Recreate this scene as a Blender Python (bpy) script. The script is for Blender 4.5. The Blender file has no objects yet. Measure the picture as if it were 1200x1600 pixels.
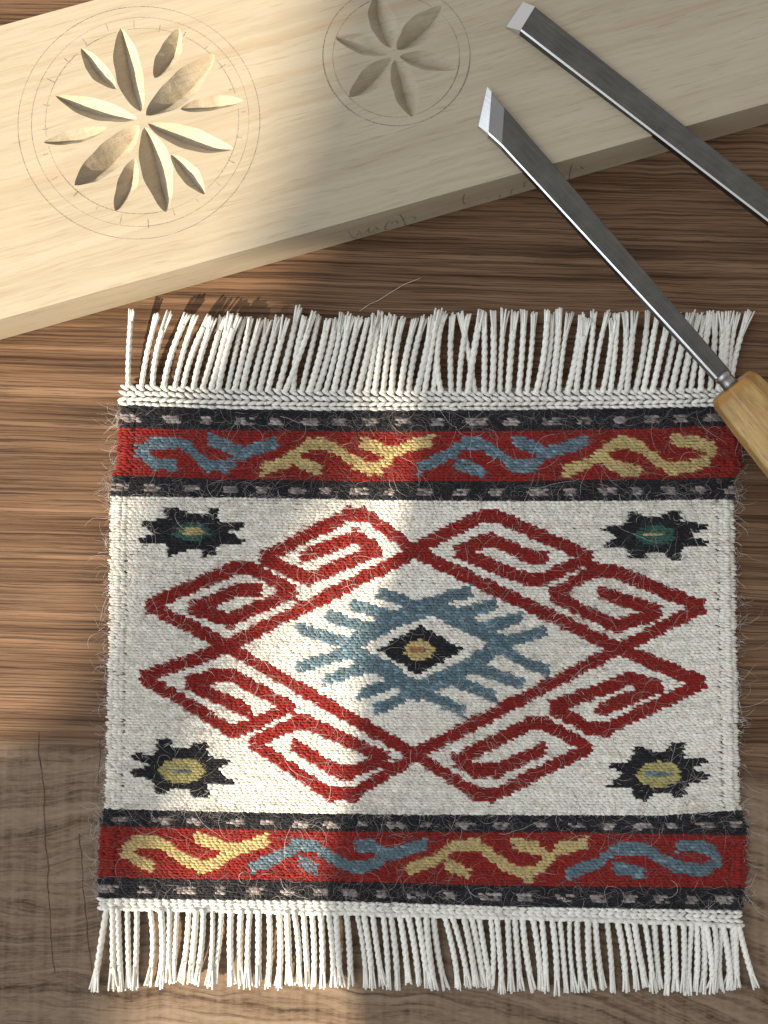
import bpy, math, random
import numpy as np
from mathutils import Vector
from mathutils.geometry import delaunay_2d_cdt

random.seed(7)
rng = np.random.default_rng(7)
scene = bpy.context.scene
COL = scene.collection

# ------------------------------------------------------------------ camera
S = 0.0002                       # metres on the table per photo pixel at the picture centre
DIST = 1500 * S                  # camera distance
TILT = math.radians(5.0)
CAM = np.array([0, -DIST * math.sin(TILT), DIST * math.cos(TILT)])
FWD = np.array([0, math.sin(TILT), -math.cos(TILT)])
UPV = np.array([0, math.cos(TILT), math.sin(TILT)])
cd = bpy.data.cameras.new('camera')
cam = bpy.data.objects.new('camera', cd)
COL.objects.link(cam)
cam.location = CAM.tolist()
cam.rotation_euler = (TILT, 0, 0)
cd.sensor_fit = 'VERTICAL'
cd.sensor_height = 32.0
cd.lens = 32.0 * 1500 / 1600
cd.clip_start = 0.01
cd.clip_end = 100
scene.camera = cam

# ------------------------------------------------------------------ world and lamps
world = bpy.data.worlds.new('World')
scene.world = world
world.use_nodes = True
bg = world.node_tree.nodes['Background']
bg.inputs[0].default_value = (1.0, 0.975, 0.95, 1)
bg.inputs[1].default_value = 0.57

EL = math.radians(28)
AZ = np.array([-0.82, -0.572])
AZ = AZ / np.linalg.norm(AZ)
SUN_DIR = np.array([AZ[0] * math.cos(EL), AZ[1] * math.cos(EL), math.sin(EL)])   # towards the lamp
SUN_POS = SUN_DIR * 6.0
ld = bpy.data.lights.new('sunlight_lamp', 'SPOT')
ld.energy = 5200
ld.color = (1.0, 0.865, 0.67)
ld.shadow_soft_size = 0.027
ld.spot_size = math.radians(14)
ld.spot_blend = 0.3
lo = bpy.data.objects.new('sunlight_lamp', ld)
lo.location = SUN_POS.tolist()
lo.rotation_euler = Vector((-SUN_DIR).tolist()).to_track_quat('-Z', 'Y').to_euler()
COL.objects.link(lo)

wd = bpy.data.lights.new('window_light', 'AREA')
wd.shape = 'RECTANGLE'
wd.size = 4.6
wd.size_y = 2.6
wd.energy = 80
wd.color = (0.80, 0.90, 1.0)
wo = bpy.data.objects.new('window_light', wd)
wpos = Vector((-2.05, -0.65, 1.9))
wo.location = wpos
wo.rotation_euler = Vector((2.05, 0.35, -1.9)).to_track_quat('-Z', 'Y').to_euler()
COL.objects.link(wo)

scene.view_settings.view_transform = 'Standard'
scene.view_settings.look = 'None'
scene.view_settings.exposure = 0.0
scene.view_settings.gamma = 1.0
scene.view_settings.use_curve_mapping = False
scene.render.engine = 'CYCLES'


# ------------------------------------------------------------------ helpers
def ray(px, py):
    d = np.array([(px - 600) / 1500.0, 0, 0]) + UPV * ((800 - py) / 1500.0) + FWD
    return d


def at(px, py, z=0.0):
    """place in the scene, at height z, that the photo shows at (px, py)"""
    d = ray(px, py)
    k = (z - CAM[2]) / d[2]
    return CAM + d * k


def at_np(px, py, z):
    px = np.asarray(px, float); py = np.asarray(py, float)
    dx = (px - 600) / 1500.0
    dy = (800 - py) / 1500.0
    D = np.stack([dx, UPV[1] * dy + FWD[1], UPV[2] * dy + FWD[2]], -1)
    k = (z - CAM[2]) / D[..., 2]
    return CAM + D * k[..., None]


def at_plane(px, py, p0, n):
    d = ray(px, py)
    k = np.dot(p0 - CAM, n) / np.dot(d, n)
    return CAM + d * k


def empty(name, loc, label=None, cat=None, group=None):
    o = bpy.data.objects.new(name, None)
    COL.objects.link(o)
    o.location = [float(v) for v in loc]
    o.empty_display_size = 0.01
    if label: o['label'] = label
    if cat: o['category'] = cat
    if group: o['group'] = group
    return o


def mesh_obj(name, verts, quads=None, tris=None, mat=None, parent=None, colors=None, smooth=True, loc=None):
    """one mesh object; verts in the frame of the parent; colors per vertex"""
    me = bpy.data.meshes.new(name)
    verts = np.asarray(verts, np.float32).reshape(-1, 3)
    q = np.zeros((0, 4), np.int32) if quads is None or len(quads) == 0 else np.asarray(quads, np.int32)
    t = np.zeros((0, 3), np.int32) if tris is None or len(tris) == 0 else np.asarray(tris, np.int32)
    me.vertices.add(len(verts))
    me.vertices.foreach_set('co', verts.ravel())
    nl = q.size + t.size
    me.loops.add(nl)
    me.loops.foreach_set('vertex_index', np.concatenate([q.ravel(), t.ravel()]))
    npoly = len(q) + len(t)
    me.polygons.add(npoly)
    starts = np.concatenate([np.arange(len(q)) * 4, q.size + np.arange(len(t)) * 3]).astype(np.int32)
    me.polygons.foreach_set('loop_start', starts)
    me.update(calc_edges=True)
    me.validate()
    me.polygons.foreach_set('use_smooth', np.full(len(me.polygons), smooth))
    if colors is not None:
        a = me.color_attributes.new('yarn_colour', 'FLOAT_COLOR', 'POINT')
        c = np.ones((len(verts), 4), np.float32)
        c[:, :3] = colors
        a.data.foreach_set('color', c.ravel())
    if mat: me.materials.append(mat)
    o = bpy.data.objects.new(name, me)
    COL.objects.link(o)
    if parent is not None:
        o.parent = parent
    if loc is not None:
        o.location = loc
    return o


def tube(path, rad, sides=5, cap=True):
    """verts, quads, tris of a tube along path (n,3) with radii rad (n)"""
    path = np.asarray(path, float)
    n = len(path)
    rad = np.broadcast_to(np.asarray(rad, float), (n,))
    tan = np.gradient(path, axis=0)
    tan /= np.linalg.norm(tan, axis=1)[:, None] + 1e-12
    ref = np.array([0, 0, 1.0])
    if abs(tan[0] @ ref) > 0.9: ref = np.array([1.0, 0, 0])
    a = np.cross(tan, ref); a /= np.linalg.norm(a, axis=1)[:, None] + 1e-12
    b = np.cross(tan, a)
    ang = np.arange(sides) * 2 * math.pi / sides
    V = path[:, None, :] + rad[:, None, None] * (np.cos(ang)[None, :, None] * a[:, None, :] + np.sin(ang)[None, :, None] * b[:, None, :])
    i = np.arange(n - 1)[:, None] * sides
    j = np.arange(sides)[None, :]
    j2 = (j + 1) % sides
    Q = np.stack([i + j, i + sides + j, i + sides + j2, i + j2], -1).reshape(-1, 4)
    V = V.reshape(-1, 3)
    T = np.zeros((0, 3), int)
    if cap:
        V = np.concatenate([V, path[:1], path[-1:]])
        c0, c1 = n * sides, n * sides + 1
        jj = np.arange(sides); jn = (jj + 1) % sides
        T = np.concatenate([np.stack([np.full(sides, c0), jj, jn], -1),
                            np.stack([np.full(sides, c1), (n - 1) * sides + jn, (n - 1) * sides + jj], -1)])
    return V, Q, T


class Soup:
    def __init__(s): s.v, s.q, s.t, s.c, s.n = [], [], [], [], 0
    def add(s, V, Q=None, T=None, c=None):
        V = np.asarray(V, float)
        s.v.append(V)
        if Q is not None and len(Q): s.q.append(np.asarray(Q) + s.n)
        if T is not None and len(T): s.t.append(np.asarray(T) + s.n)
        if c is not None: s.c.append(np.broadcast_to(np.asarray(c, float), (len(V), 3)))
        s.n += len(V)
    def build(s, name, mat, parent=None, smooth=True):
        return mesh_obj(name, np.concatenate(s.v), np.concatenate(s.q) if s.q else None, np.concatenate(s.t) if s.t else None,
                        mat, parent, np.concatenate(s.c) if s.c else None, smooth)


# ------------------------------------------------------------------ materials
def new_mat(name):
    m = bpy.data.materials.new(name)
    m.use_nodes = True
    nt = m.node_tree
    return m, nt, nt.nodes['Principled BSDF']


def N(nt, typ, **kw):
    n = nt.nodes.new(typ)
    for k, v in kw.items():
        if k == 'inp':
            for kk, vv in v.items(): n.inputs[kk].default_value = vv
        else: setattr(n, k, v)
    return n


def mapping(nt, scale, loc=(0, 0, 0), rot=(0, 0, 0), src=None):
    mp = N(nt, 'ShaderNodeMapping')
    mp.inputs['Scale'].default_value = scale
    mp.inputs['Location'].default_value = loc
    mp.inputs['Rotation'].default_value = rot
    if src is None:
        src = N(nt, 'ShaderNodeTexCoord').outputs['Object']
    nt.links.new(src, mp.inputs['Vector'])
    return mp.outputs[0]


def noise(nt, vec, scale=1.0, detail=4, rough=0.55, dist=0.0):
    n = N(nt, 'ShaderNodeTexNoise')
    n.inputs['Scale'].default_value = scale
    n.inputs['Detail'].default_value = detail
    n.inputs['Roughness'].default_value = rough
    n.inputs['Distortion'].default_value = dist
    nt.links.new(vec, n.inputs['Vector'])
    return n.outputs['Fac']


def ramp(nt, fac, stops, interp='LINEAR'):
    r = N(nt, 'ShaderNodeValToRGB')
    r.color_ramp.interpolation = interp
    e = r.color_ramp.elements
    while len(e) < len(stops): e.new(0.5)
    for el, (p, c) in zip(e, stops):
        el.position = p
        el.color = (c, c, c, 1) if not hasattr(c, '__len__') else (*c, 1)
    nt.links.new(fac, r.inputs[0])
    return r.outputs[0]


def mixc(nt, fac, a, b, mode='MIX'):
    m = N(nt, 'ShaderNodeMix', data_type='RGBA', blend_type=mode)
    for sock, v in ((m.inputs[0], fac), (m.inputs[6], a), (m.inputs[7], b)):
        if hasattr(v, 'is_output'): nt.links.new(v, sock)
        elif hasattr(v, '__len__'): sock.default_value = (*v, 1)
        else: sock.default_value = v
    return m.outputs[2]


def math_n(nt, op, a, b=0.0, c=0.0, clamp=False):
    m = N(nt, 'ShaderNodeMath', operation=op, use_clamp=clamp)
    for i, v in enumerate((a, b, c)):
        if hasattr(v, 'is_output'): nt.links.new(v, m.inputs[i])
        else: m.inputs[i].default_value = v
    return m.outputs[0]


def sstep(nt, v, lo, hi):
    m = N(nt, 'ShaderNodeMapRange', interpolation_type='SMOOTHSTEP')
    nt.links.new(v, m.inputs[0])
    m.inputs[1].default_value = lo
    m.inputs[2].default_value = hi
    return m.outputs[0]


def bump(nt, height, strength, dist, normal=None):
    b = N(nt, 'ShaderNodeBump')
    b.inputs['Strength'].default_value = strength
    b.inputs['Distance'].default_value = dist
    nt.links.new(height, b.inputs['Height'])
    if normal is not None: nt.links.new(normal, b.inputs['Normal'])
    return b.outputs[0]


def mat_table():
    m, nt, bs = new_mat('dark_wood_table')
    L = nt.links.new
    tc = N(nt, 'ShaderNodeTexCoord').outputs['Object']
    sep = N(nt, 'ShaderNodeSeparateXYZ'); L(tc, sep.inputs[0])
    # slow bending of the grain
    warp = noise(nt, mapping(nt, (9, 14, 1), src=tc), 1, 3, 0.5)
    warp2 = noise(nt, mapping(nt, (60, 90, 1), (3, 1, 0), src=tc), 1, 3, 0.5)
    curl = sstep(nt, sep.outputs[0], 0.0, 0.10)
    amt = math_n(nt, 'MULTIPLY_ADD', curl, 0.0016, 0.0005)
    off = math_n(nt, 'MULTIPLY', math_n(nt, 'SUBTRACT', warp2, 0.5), amt)
    off = math_n(nt, 'ADD', off, math_n(nt, 'MULTIPLY', math_n(nt, 'SUBTRACT', warp, 0.5), 0.0035))
    y2 = math_n(nt, 'ADD', math_n(nt, 'ADD', sep.outputs[1], off), math_n(nt, 'MULTIPLY', sep.outputs[0], 0.03))
    comb = N(nt, 'ShaderNodeCombineXYZ'); L(sep.outputs[0], comb.inputs[0]); L(y2, comb.inputs[1])
    v = comb.outputs[0]
    broad = noise(nt, mapping(nt, (3, 190, 1), src=v), 1, 5, 0.65)
    mid = noise(nt, mapping(nt, (9, 900, 1), (1, 2, 0), src=v), 1, 5, 0.65)
    fine = noise(nt, mapping(nt, (28, 2100, 1), (5, 2, 0), src=v), 1, 3, 0.6)
    tone = math_n(nt, 'ADD', math_n(nt, 'MULTIPLY', broad, 0.55), math_n(nt, 'MULTIPLY', mid, 0.45))
    colA = ramp(nt, tone, [(0.37, (0.040, 0.021, 0.012)), (0.46, (0.110, 0.060, 0.033)), (0.57, (0.180, 0.105, 0.060)), (0.70, (0.255, 0.158, 0.094))])
    pores = ramp(nt, mid, [(0.40, 1.0), (0.48, 0.0)])
    pores2 = ramp(nt, fine, [(0.38, 0.9), (0.47, 0.0)])
    colA = mixc(nt, math_n(nt, 'MULTIPLY', pores, 0.52), colA, (0.034, 0.019, 0.012))
    colA = mixc(nt, math_n(nt, 'MULTIPLY', pores2, 0.72), colA, (0.036, 0.019, 0.011))
    patch_ = noise(nt, mapping(nt, (3, 30, 1), (11, 5, 0), src=v), 1, 4, 0.6)
    colA = mixc(nt, 1.0, colA, ramp(nt, patch_, [(0.35, 0.82), (0.6, 1.18)]), 'MULTIPLY')
    # wide growth bands in the plank end, lower part
    arc = math_n(nt, 'ADD', sep.outputs[1], math_n(nt, 'MULTIPLY', math_n(nt, 'POWER', math_n(nt, 'ABSOLUTE', math_n(nt, 'ADD', sep.outputs[0], 0.085)), 2.0), 1.1))
    arc = math_n(nt, 'ADD', arc, math_n(nt, 'MULTIPLY', math_n(nt, 'SUBTRACT', noise(nt, mapping(nt, (14, 25, 1), (7, 3, 0), src=tc), 1, 3), 0.5), 0.022))
    combB = N(nt, 'ShaderNodeCombineXYZ'); L(sep.outputs[0], combB.inputs[0]); L(arc, combB.inputs[1])
    bandn = noise(nt, mapping(nt, (6, 230, 1), (2, 9, 0), src=combB.outputs[0]), 1, 6, 0.78)
    speck = noise(nt, mapping(nt, (260, 900, 1), src=tc), 1, 4, 0.75)
    scr = noise(nt, mapping(nt, (520, 22, 1), rot=(0, 0, 0.2), src=tc), 1, 2, 0.5)
    toneB = math_n(nt, 'ADD', math_n(nt, 'MULTIPLY', bandn, 0.62), math_n(nt, 'ADD', math_n(nt, 'MULTIPLY', speck, 0.26), math_n(nt, 'MULTIPLY', scr, 0.12)))
    colB = ramp(nt, toneB, [(0.40, (0.055, 0.034, 0.022)), (0.455, (0.130, 0.086, 0.055)), (0.51, (0.185, 0.129, 0.087)), (0.60, (0.240, 0.175, 0.122))])
    edge = math_n(nt, 'ADD', sep.outputs[1], math_n(nt, 'MULTIPLY', math_n(nt, 'SUBTRACT', noise(nt, mapping(nt, (12, 300, 1), src=tc), 1, 3), 0.5), 0.010))
    edge = math_n(nt, 'ADD', edge, math_n(nt, 'MULTIPLY', sep.outputs[0], 0.05))
    lines = ramp(nt, noise(nt, mapping(nt, (9, 520, 1), (4, 6, 0), src=combB.outputs[0]), 1, 4, 0.7), [(0.33, 0.75), (0.42, 0.0)])
    colB = mixc(nt, lines, colB, (0.055, 0.036, 0.026))
    low = sstep(nt, edge, -0.0815, -0.0725)
    col = mixc(nt, low, colB, colA)
    # two drying cracks
    def crack(x0, y0, y1, lean, w):
        dx = math_n(nt, 'ADD', math_n(nt, 'SUBTRACT', sep.outputs[0], x0), math_n(nt, 'MULTIPLY', math_n(nt, 'SUBTRACT', sep.outputs[1], y1), lean))
        dx = math_n(nt, 'ADD', dx, math_n(nt, 'MULTIPLY', math_n(nt, 'SUBTRACT', warp2, 0.5), 0.003))
        a = math_n(nt, 'LESS_THAN', math_n(nt, 'ABSOLUTE', dx), w)
        b = math_n(nt, 'MULTIPLY', math_n(nt, 'GREATER_THAN', sep.outputs[1], y0), math_n(nt, 'LESS_THAN', sep.outputs[1], y1))
        return math_n(nt, 'MULTIPLY', a, b)
    c = math_n(nt, 'MAXIMUM', crack(-0.1055, -0.139, -0.0675, 0.09, 0.00022), crack(-0.0930, -0.145, -0.098, 0.13, 0.0002))
    c = math_n(nt, 'MAXIMUM', c, crack(-0.0868, -0.083, -0.070, 0.0, 0.00016))
    col = mixc(nt, math_n(nt, 'MULTIPLY', c, ramp(nt, speck, [(0.35, 0.3), (0.6, 0.9)])), col, (0.035, 0.02, 0.014))
    L(col, bs.inputs['Base Color'])
    r = ramp(nt, tone, [(0.3, 0.62), (0.7, 0.42)])
    L(r, bs.inputs['Roughness'])
    bs.inputs['Specular IOR Level'].default_value = 0.12
    h = math_n(nt, 'SUBTRACT', math_n(nt, 'MULTIPLY', tone, 0.5), math_n(nt, 'MULTIPLY', pores2, 0.5))
    hB = math_n(nt, 'MULTIPLY', toneB, 0.6)
    mh = N(nt, 'ShaderNodeMix', data_type='FLOAT')
    L(low, mh.inputs[0]); L(hB, mh.inputs[2]); L(h, mh.inputs[3])
    L(bump(nt, mh.outputs[0], 0.5, 0.0005), bs.inputs['Normal'])
    return m


def mat_board(name='pale_limewood', carved=False):
    m, nt, bs = new_mat(name)
    L = nt.links.new
    tc = N(nt, 'ShaderNodeTexCoord').outputs['Object']
    w = noise(nt, mapping(nt, (14, 30, 14), src=tc), 1, 3)
    sep = N(nt, 'ShaderNodeSeparateXYZ'); L(tc, sep.inputs[0])
    y2 = math_n(nt, 'ADD', sep.outputs[1], math_n(nt, 'MULTIPLY', math_n(nt, 'SUBTRACT', w, 0.5), 0.006))
    y2 = math_n(nt, 'ADD', y2, math_n(nt, 'MULTIPLY', sep.outputs[2], 0.6))
    cb = N(nt, 'ShaderNodeCombineXYZ'); L(sep.outputs[0], cb.inputs[0]); L(y2, cb.inputs[1]); L(sep.outputs[2], cb.inputs[2])
    v = cb.outputs[0]
    broad = noise(nt, mapping(nt, (4, 75, 20), (0.3, 0.7, 0), src=v), 1, 4, 0.55)
    fine = noise(nt, mapping(nt, (38, 900, 200), (3, 1, 0), src=v), 1, 4, 0.6)
    fleck = noise(nt, mapping(nt, (90, 1400, 400), (8, 1, 0), src=v), 1, 2, 0.5)
    blotch = noise(nt, mapping(nt, (18, 40, 20), (4, 4, 0), src=tc), 1, 3, 0.5)
    tone = math_n(nt, 'ADD', math_n(nt, 'MULTIPLY', broad, 0.6), math_n(nt, 'MULTIPLY', fine, 0.4))
    col = ramp(nt, tone, [(0.30, (0.275, 0.218, 0.146)), (0.43, (0.345, 0.285, 0.200)), (0.55, (0.385, 0.327, 0.238)), (0.72, (0.420, 0.365, 0.273))])
    col = mixc(nt, math_n(nt, 'MULTIPLY', ramp(nt, fleck, [(0.30, 1.0), (0.41, 0.0)]), 0.38), col, (0.25, 0.175, 0.10))
    col = mixc(nt, math_n(nt, 'MULTIPLY', ramp(nt, blotch, [(0.5, 0.0), (0.75, 1.0)]), 0.35), col, (0.42, 0.34, 0.24))
    streak = noise(nt, mapping(nt, (2.5, 160, 30), (6, 2, 0), src=v), 1, 3, 0.5)
    col = mixc(nt, math_n(nt, 'MULTIPLY', ramp(nt, streak, [(0.60, 0.0), (0.70, 1.0)]), 0.40), col, (0.33, 0.235, 0.135))
    L(col, bs.inputs['Base Color'])
    bs.inputs['Roughness'].default_value = 0.62
    bs.inputs['Specular IOR Level'].default_value = 0.3
    if carved:
        t1 = noise(nt, mapping(nt, (500, 2600, 1500), src=tc), 1, 4, 0.7)
        t2 = noise(nt, mapping(nt, (350, 350, 350), (2, 2, 2), src=tc), 1, 2, 0.5)
        nb = bump(nt, t2, 0.22, 0.0008)
        L(bump(nt, t1, 0.4, 0.0004, nb), bs.inputs['Normal'])
    else:
        L(bump(nt, math_n(nt, 'ADD', fine, math_n(nt, 'MULTIPLY', fleck, 0.6)), 0.25, 0.0003), bs.inputs['Normal'])
    return m


def mat_yarn(name, cotton=False):
    m, nt, bs = new_mat(name)
    L = nt.links.new
    a = N(nt, 'ShaderNodeVertexColor', layer_name='yarn_colour')
    tc = N(nt, 'ShaderNodeTexCoord').outputs['Object']
    f = noise(nt, mapping(nt, (900, 3200, 3200) if not cotton else (2400, 1500, 2400), rot=(0, 0, 0.25), src=tc), 1, 3, 0.65)
    g = noise(nt, mapping(nt, (350, 350, 350), (1, 5, 2), src=tc), 1, 3, 0.6)
    fac = math_n(nt, 'ADD', math_n(nt, 'MULTIPLY', f, 0.7), math_n(nt, 'MULTIPLY', g, 0.5))
    sc = ramp(nt, fac, [(0.35, 0.82), (0.62, 1.0), (0.85, 1.08)])
    col = mixc(nt, 1.0, a.outputs[0], sc, 'MULTIPLY')
    L(col, bs.inputs['Base Color'])
    bs.inputs['Roughness'].default_value = 0.9
    bs.inputs['Specular IOR Level'].default_value = 0.15
    bs.inputs['Sheen Weight'].default_value = 0.05
    bs.inputs['Sheen Roughness'].default_value = 0.5
    L(bump(nt, f, 0.4, 0.0003), bs.inputs['Normal'])
    return m


def mat_hair():
    m, nt, bs = new_mat('wool_fibre')
    a = N(nt, 'ShaderNodeVertexColor', layer_name='yarn_colour')
    nt.links.new(a.outputs[0], bs.inputs['Base Color'])
    bs.inputs['Roughness'].default_value = 0.6
    bs.inputs['Specular IOR Level'].default_value = 0.3
    return m


def mat_steel(name, base, rough, streak=0.08):
    m, nt, bs = new_mat(name)
    tc = N(nt, 'ShaderNodeTexCoord').outputs['Object']
    f = noise(nt, mapping(nt, (60, 2500, 200), src=tc), 1, 3, 0.6)
    g = noise(nt, mapping(nt, (120, 120, 120), src=tc), 1, 4, 0.6)
    k = math_n(nt, 'ADD', math_n(nt, 'MULTIPLY', f, 0.5), math_n(nt, 'MULTIPLY', g, 0.5))
    lo_ = tuple(c * (1 - streak * 2) for c in base)
    nt.links.new(ramp(nt, k, [(0.3, lo_), (0.7, base)]), bs.inputs['Base Color'])
    bs.inputs['Metallic'].default_value = 1.0
    nt.links.new(ramp(nt, k, [(0.3, rough + 0.05), (0.7, rough - 0.05)]), bs.inputs['Roughness'])
    nt.links.new(bump(nt, f, 0.08, 0.0002), bs.inputs['Normal'])
    return m


def mat_handle():
    m, nt, bs = new_mat('varnished_ash')
    L = nt.links.new
    tc = N(nt, 'ShaderNodeTexCoord').outputs['Object']
    g = noise(nt, mapping(nt, (25, 420, 420), src=tc), 1, 4, 0.6)
    p = noise(nt, mapping(nt, (150, 1300, 1300), src=tc), 1, 3, 0.6)
    col = ramp(nt, g, [(0.33, (0.30, 0.17, 0.052)), (0.5, (0.42, 0.265, 0.095)), (0.68, (0.50, 0.345, 0.145))])
    col = mixc(nt, math_n(nt, 'MULTIPLY', ramp(nt, p, [(0.36, 1.0), (0.46, 0.0)]), 0.45), col, (0.19, 0.10, 0.03))
    sep = N(nt, 'ShaderNodeSeparateXYZ'); L(tc, sep.inputs[0])
    e = sstep(nt, math_n(nt, 'ADD', sep.outputs[0], math_n(nt, 'MULTIPLY', math_n(nt, 'SUBTRACT', g, 0.5), 0.002)), 0.0016, 0.0034)
    col = mixc(nt, e, (0.36, 0.175, 0.038), col)          # varnish soaked into the end grain
    gr = ramp(nt, noise(nt, mapping(nt, (90, 160, 160), (3, 3, 3), src=tc), 1, 4, 0.65), [(0.5, 0.0), (0.68, 0.55)])
    col = mixc(nt, gr, col, (0.21, 0.125, 0.05))
    L(col, bs.inputs['Base Color'])
    bs.inputs['Roughness'].default_value = 0.38
    L(bump(nt, math_n(nt, 'ADD', p, g), 0.3, 0.0003), bs.inputs['Normal'])
    return m


def mat_pencil():
    m, nt, bs = new_mat('pencil_graphite')
    tc = N(nt, 'ShaderNodeTexCoord').outputs['Object']
    n1 = noise(nt, mapping(nt, (2500, 2500, 2500), src=tc), 1, 3, 0.7)
    n2 = noise(nt, mapping(nt, (70, 70, 70), src=tc), 1, 3, 0.6)
    a = math_n(nt, 'MULTIPLY', ramp(nt, n1, [(0.36, 0.05), (0.58, 0.75)]), ramp(nt, n2, [(0.32, 0.35), (0.58, 1.0)]))
    nt.links.new(a, bs.inputs['Alpha'])
    bs.inputs['Base Color'].default_value = (0.10, 0.095, 0.09, 1)
    bs.inputs['Roughness'].default_value = 0.5
    return m


def mat_plain(name, col, rough=0.8):
    m, nt, bs = new_mat(name)
    tc = N(nt, 'ShaderNodeTexCoord').outputs['Object']
    n1 = noise(nt, mapping(nt, (60, 60, 60), src=tc), 1, 4, 0.6)
    nt.links.new(ramp(nt, n1, [(0.3, tuple(c * 0.8 for c in col)), (0.7, col)]), bs.inputs['Base Color'])
    bs.inputs['Roughness'].default_value = rough
    return m


M_TABLE = mat_table()
M_BOARD = mat_board()
M_CARVE = mat_board('carved_limewood', True)
M_YARN = mat_yarn('wool_yarn')
M_COTTON = mat_yarn('cotton_cord', True)
M_HAIR = mat_hair()
M_STEEL = mat_steel('dark_tool_steel', (0.185, 0.184, 0.173), 0.36, 0.28)
M_GROUND = mat_steel('ground_steel', (0.36, 0.37, 0.37), 0.34)
M_BRIGHT = mat_steel('polished_bevel', (0.78, 0.79, 0.80), 0.22, 0.03)
M_HANDLE = mat_handle()
M_PENCIL = mat_pencil()
M_WARP = mat_plain('warp_cotton', (0.34, 0.30, 0.26), 0.95)
M_BLOCKER = mat_plain('blocker_surface', (0.30, 0.28, 0.25), 0.9)  # plain surface of the added sun-blocking panels

# ------------------------------------------------------------------ table (setting)
def box(x0, x1, y0, y1, z0, z1):
    v = [(x, y, z) for z in (z0, z1) for y in (y0, y1) for x in (x0, x1)]
    q = [(0, 2, 3, 1), (4, 5, 7, 6), (0, 1, 5, 4), (2, 6, 7, 3), (0, 4, 6, 2), (1, 3, 7, 5)]
    return v, q

v, q = box(-0.75, 0.65, -0.45, 0.55, -0.03, 0.0)
tab = mesh_obj('table_top', v, q, None, M_TABLE, smooth=False)
tab['kind'] = 'structure'

# ------------------------------------------------------------------ added out-of-view panels, cut to shape the shade on the table
def blocker_panel(name, poly_px, dist):
    """made-up panel in a vertical plane across the sunlight, `dist` metres off; its cut edge is the shade edge on the table"""
    n = np.array([AZ[0], AZ[1], 0.0])
    p0 = SUN_DIR * dist
    pts = []
    m = len(poly_px)
    for i, (x, y) in enumerate(poly_px):
        P = at(x, y, 0.0)
        d = SUN_POS - P
        k = np.dot(p0 - P, n) / np.dot(d, n)
        pts.append(P + d * k)
    pts = np.array(pts)
    th = n * 0.003
    V2 = []
    side = np.array([-n[1], n[0], 0])
    co = [Vector((float(p @ side), float(p[2]))) for p in pts]
    r = delaunay_2d_cdt(co, [], [list(range(m))], 1, 1e-6)
    base = float(p0 @ n)
    vv = np.array([side * c.x + np.array([0, 0, c.y]) + n * base for c in r[0]])
    nv = len(vv)
    V = np.concatenate([vv, vv + th])
    T = [tuple(f) for f in r[2]]
    T2 = [tuple(i + nv for i in reversed(f)) for f in r[2]]
    Q = [(i, (i + 1) % m, (i + 1) % m + nv, i + nv) for i in range(m)]
    o = mesh_obj(name, V, Q, T + T2, M_BLOCKER, smooth=False)
    o['kind'] = 'structure'
    return o


def smooth_poly(p, it=2):
    p = np.array(p, float)
    for _ in range(it):
        a = 0.75 * p + 0.25 * np.roll(p, -1, 0)
        b = 0.25 * p + 0.75 * np.roll(p, -1, 0)
        p = np.stack([a, b], 1).reshape(-1, 2)
    return p.tolist()

S1 = [(900, -300), (690, -200), (640, -70), (570, 280), (460, 440), (340, 560), (262, 640), (240, 740), (215, 800), (195, 900), (170, 1000),
      (130, 1060), (80, 1110), (20, 1160), (-150, 1250), (-500, 1450), (-500, 2100), (150, 2100), (190, 1600), (215, 1500), (220, 1430),
      (258, 1370), (298, 1300), (330, 1220), (365, 1150), (395, 1060), (418, 1000), (448, 920), (488, 850), (535, 790), (580, 740),
      (615, 640), (660, 540), (760, 300)]
S2 = [(650, 480), (690, 640), (672, 740), (657, 800), (650, 860), (624, 930), (604, 1000), (594, 1080), (582, 1150), (583, 1200), (572, 1250),
      (550, 1300), (536, 1400), (548, 1460), (566, 1560), (590, 1650), (640, 2100), (1900, 2100), (1900, -500), (760, -500), (690, 100)]
blocker_panel('sun_blocker', smooth_poly(S1), 1.6)
blocker_panel('sun_blocker', smooth_poly(S2), 0.55)

# ------------------------------------------------------------------ carved board
TB = 0.0165                              # board thickness
# lower edge of its top face and its upper edge, as seen
bl0, bl1 = at(0, 499, TB), at(1200, 161, TB)
ax = (bl1 - bl0); ax[2] = 0; ax /= np.linalg.norm(ax)
ay = np.array([-ax[1], ax[0], 0])
u0 = at(60, 24, TB)
BW = float((u0 - bl0) @ ay)              # board width
BX0, BX1 = -0.06, 0.33
board = empty('carved_board', (bl0[0], bl0[1], 0), 'pale wooden board with two carved petal rosettes, under the chisel tips', 'board')
board.rotation_euler = (0, 0, math.atan2(ax[1], ax[0]))


def to_board(P):
    d = np.asarray(P) - np.array([bl0[0], bl0[1], 0])
    return np.stack([d @ ax, d @ ay, d[..., 2]], -1)


def bpx(x, y, z=TB):
    return to_board(at(x, y, z))

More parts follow.
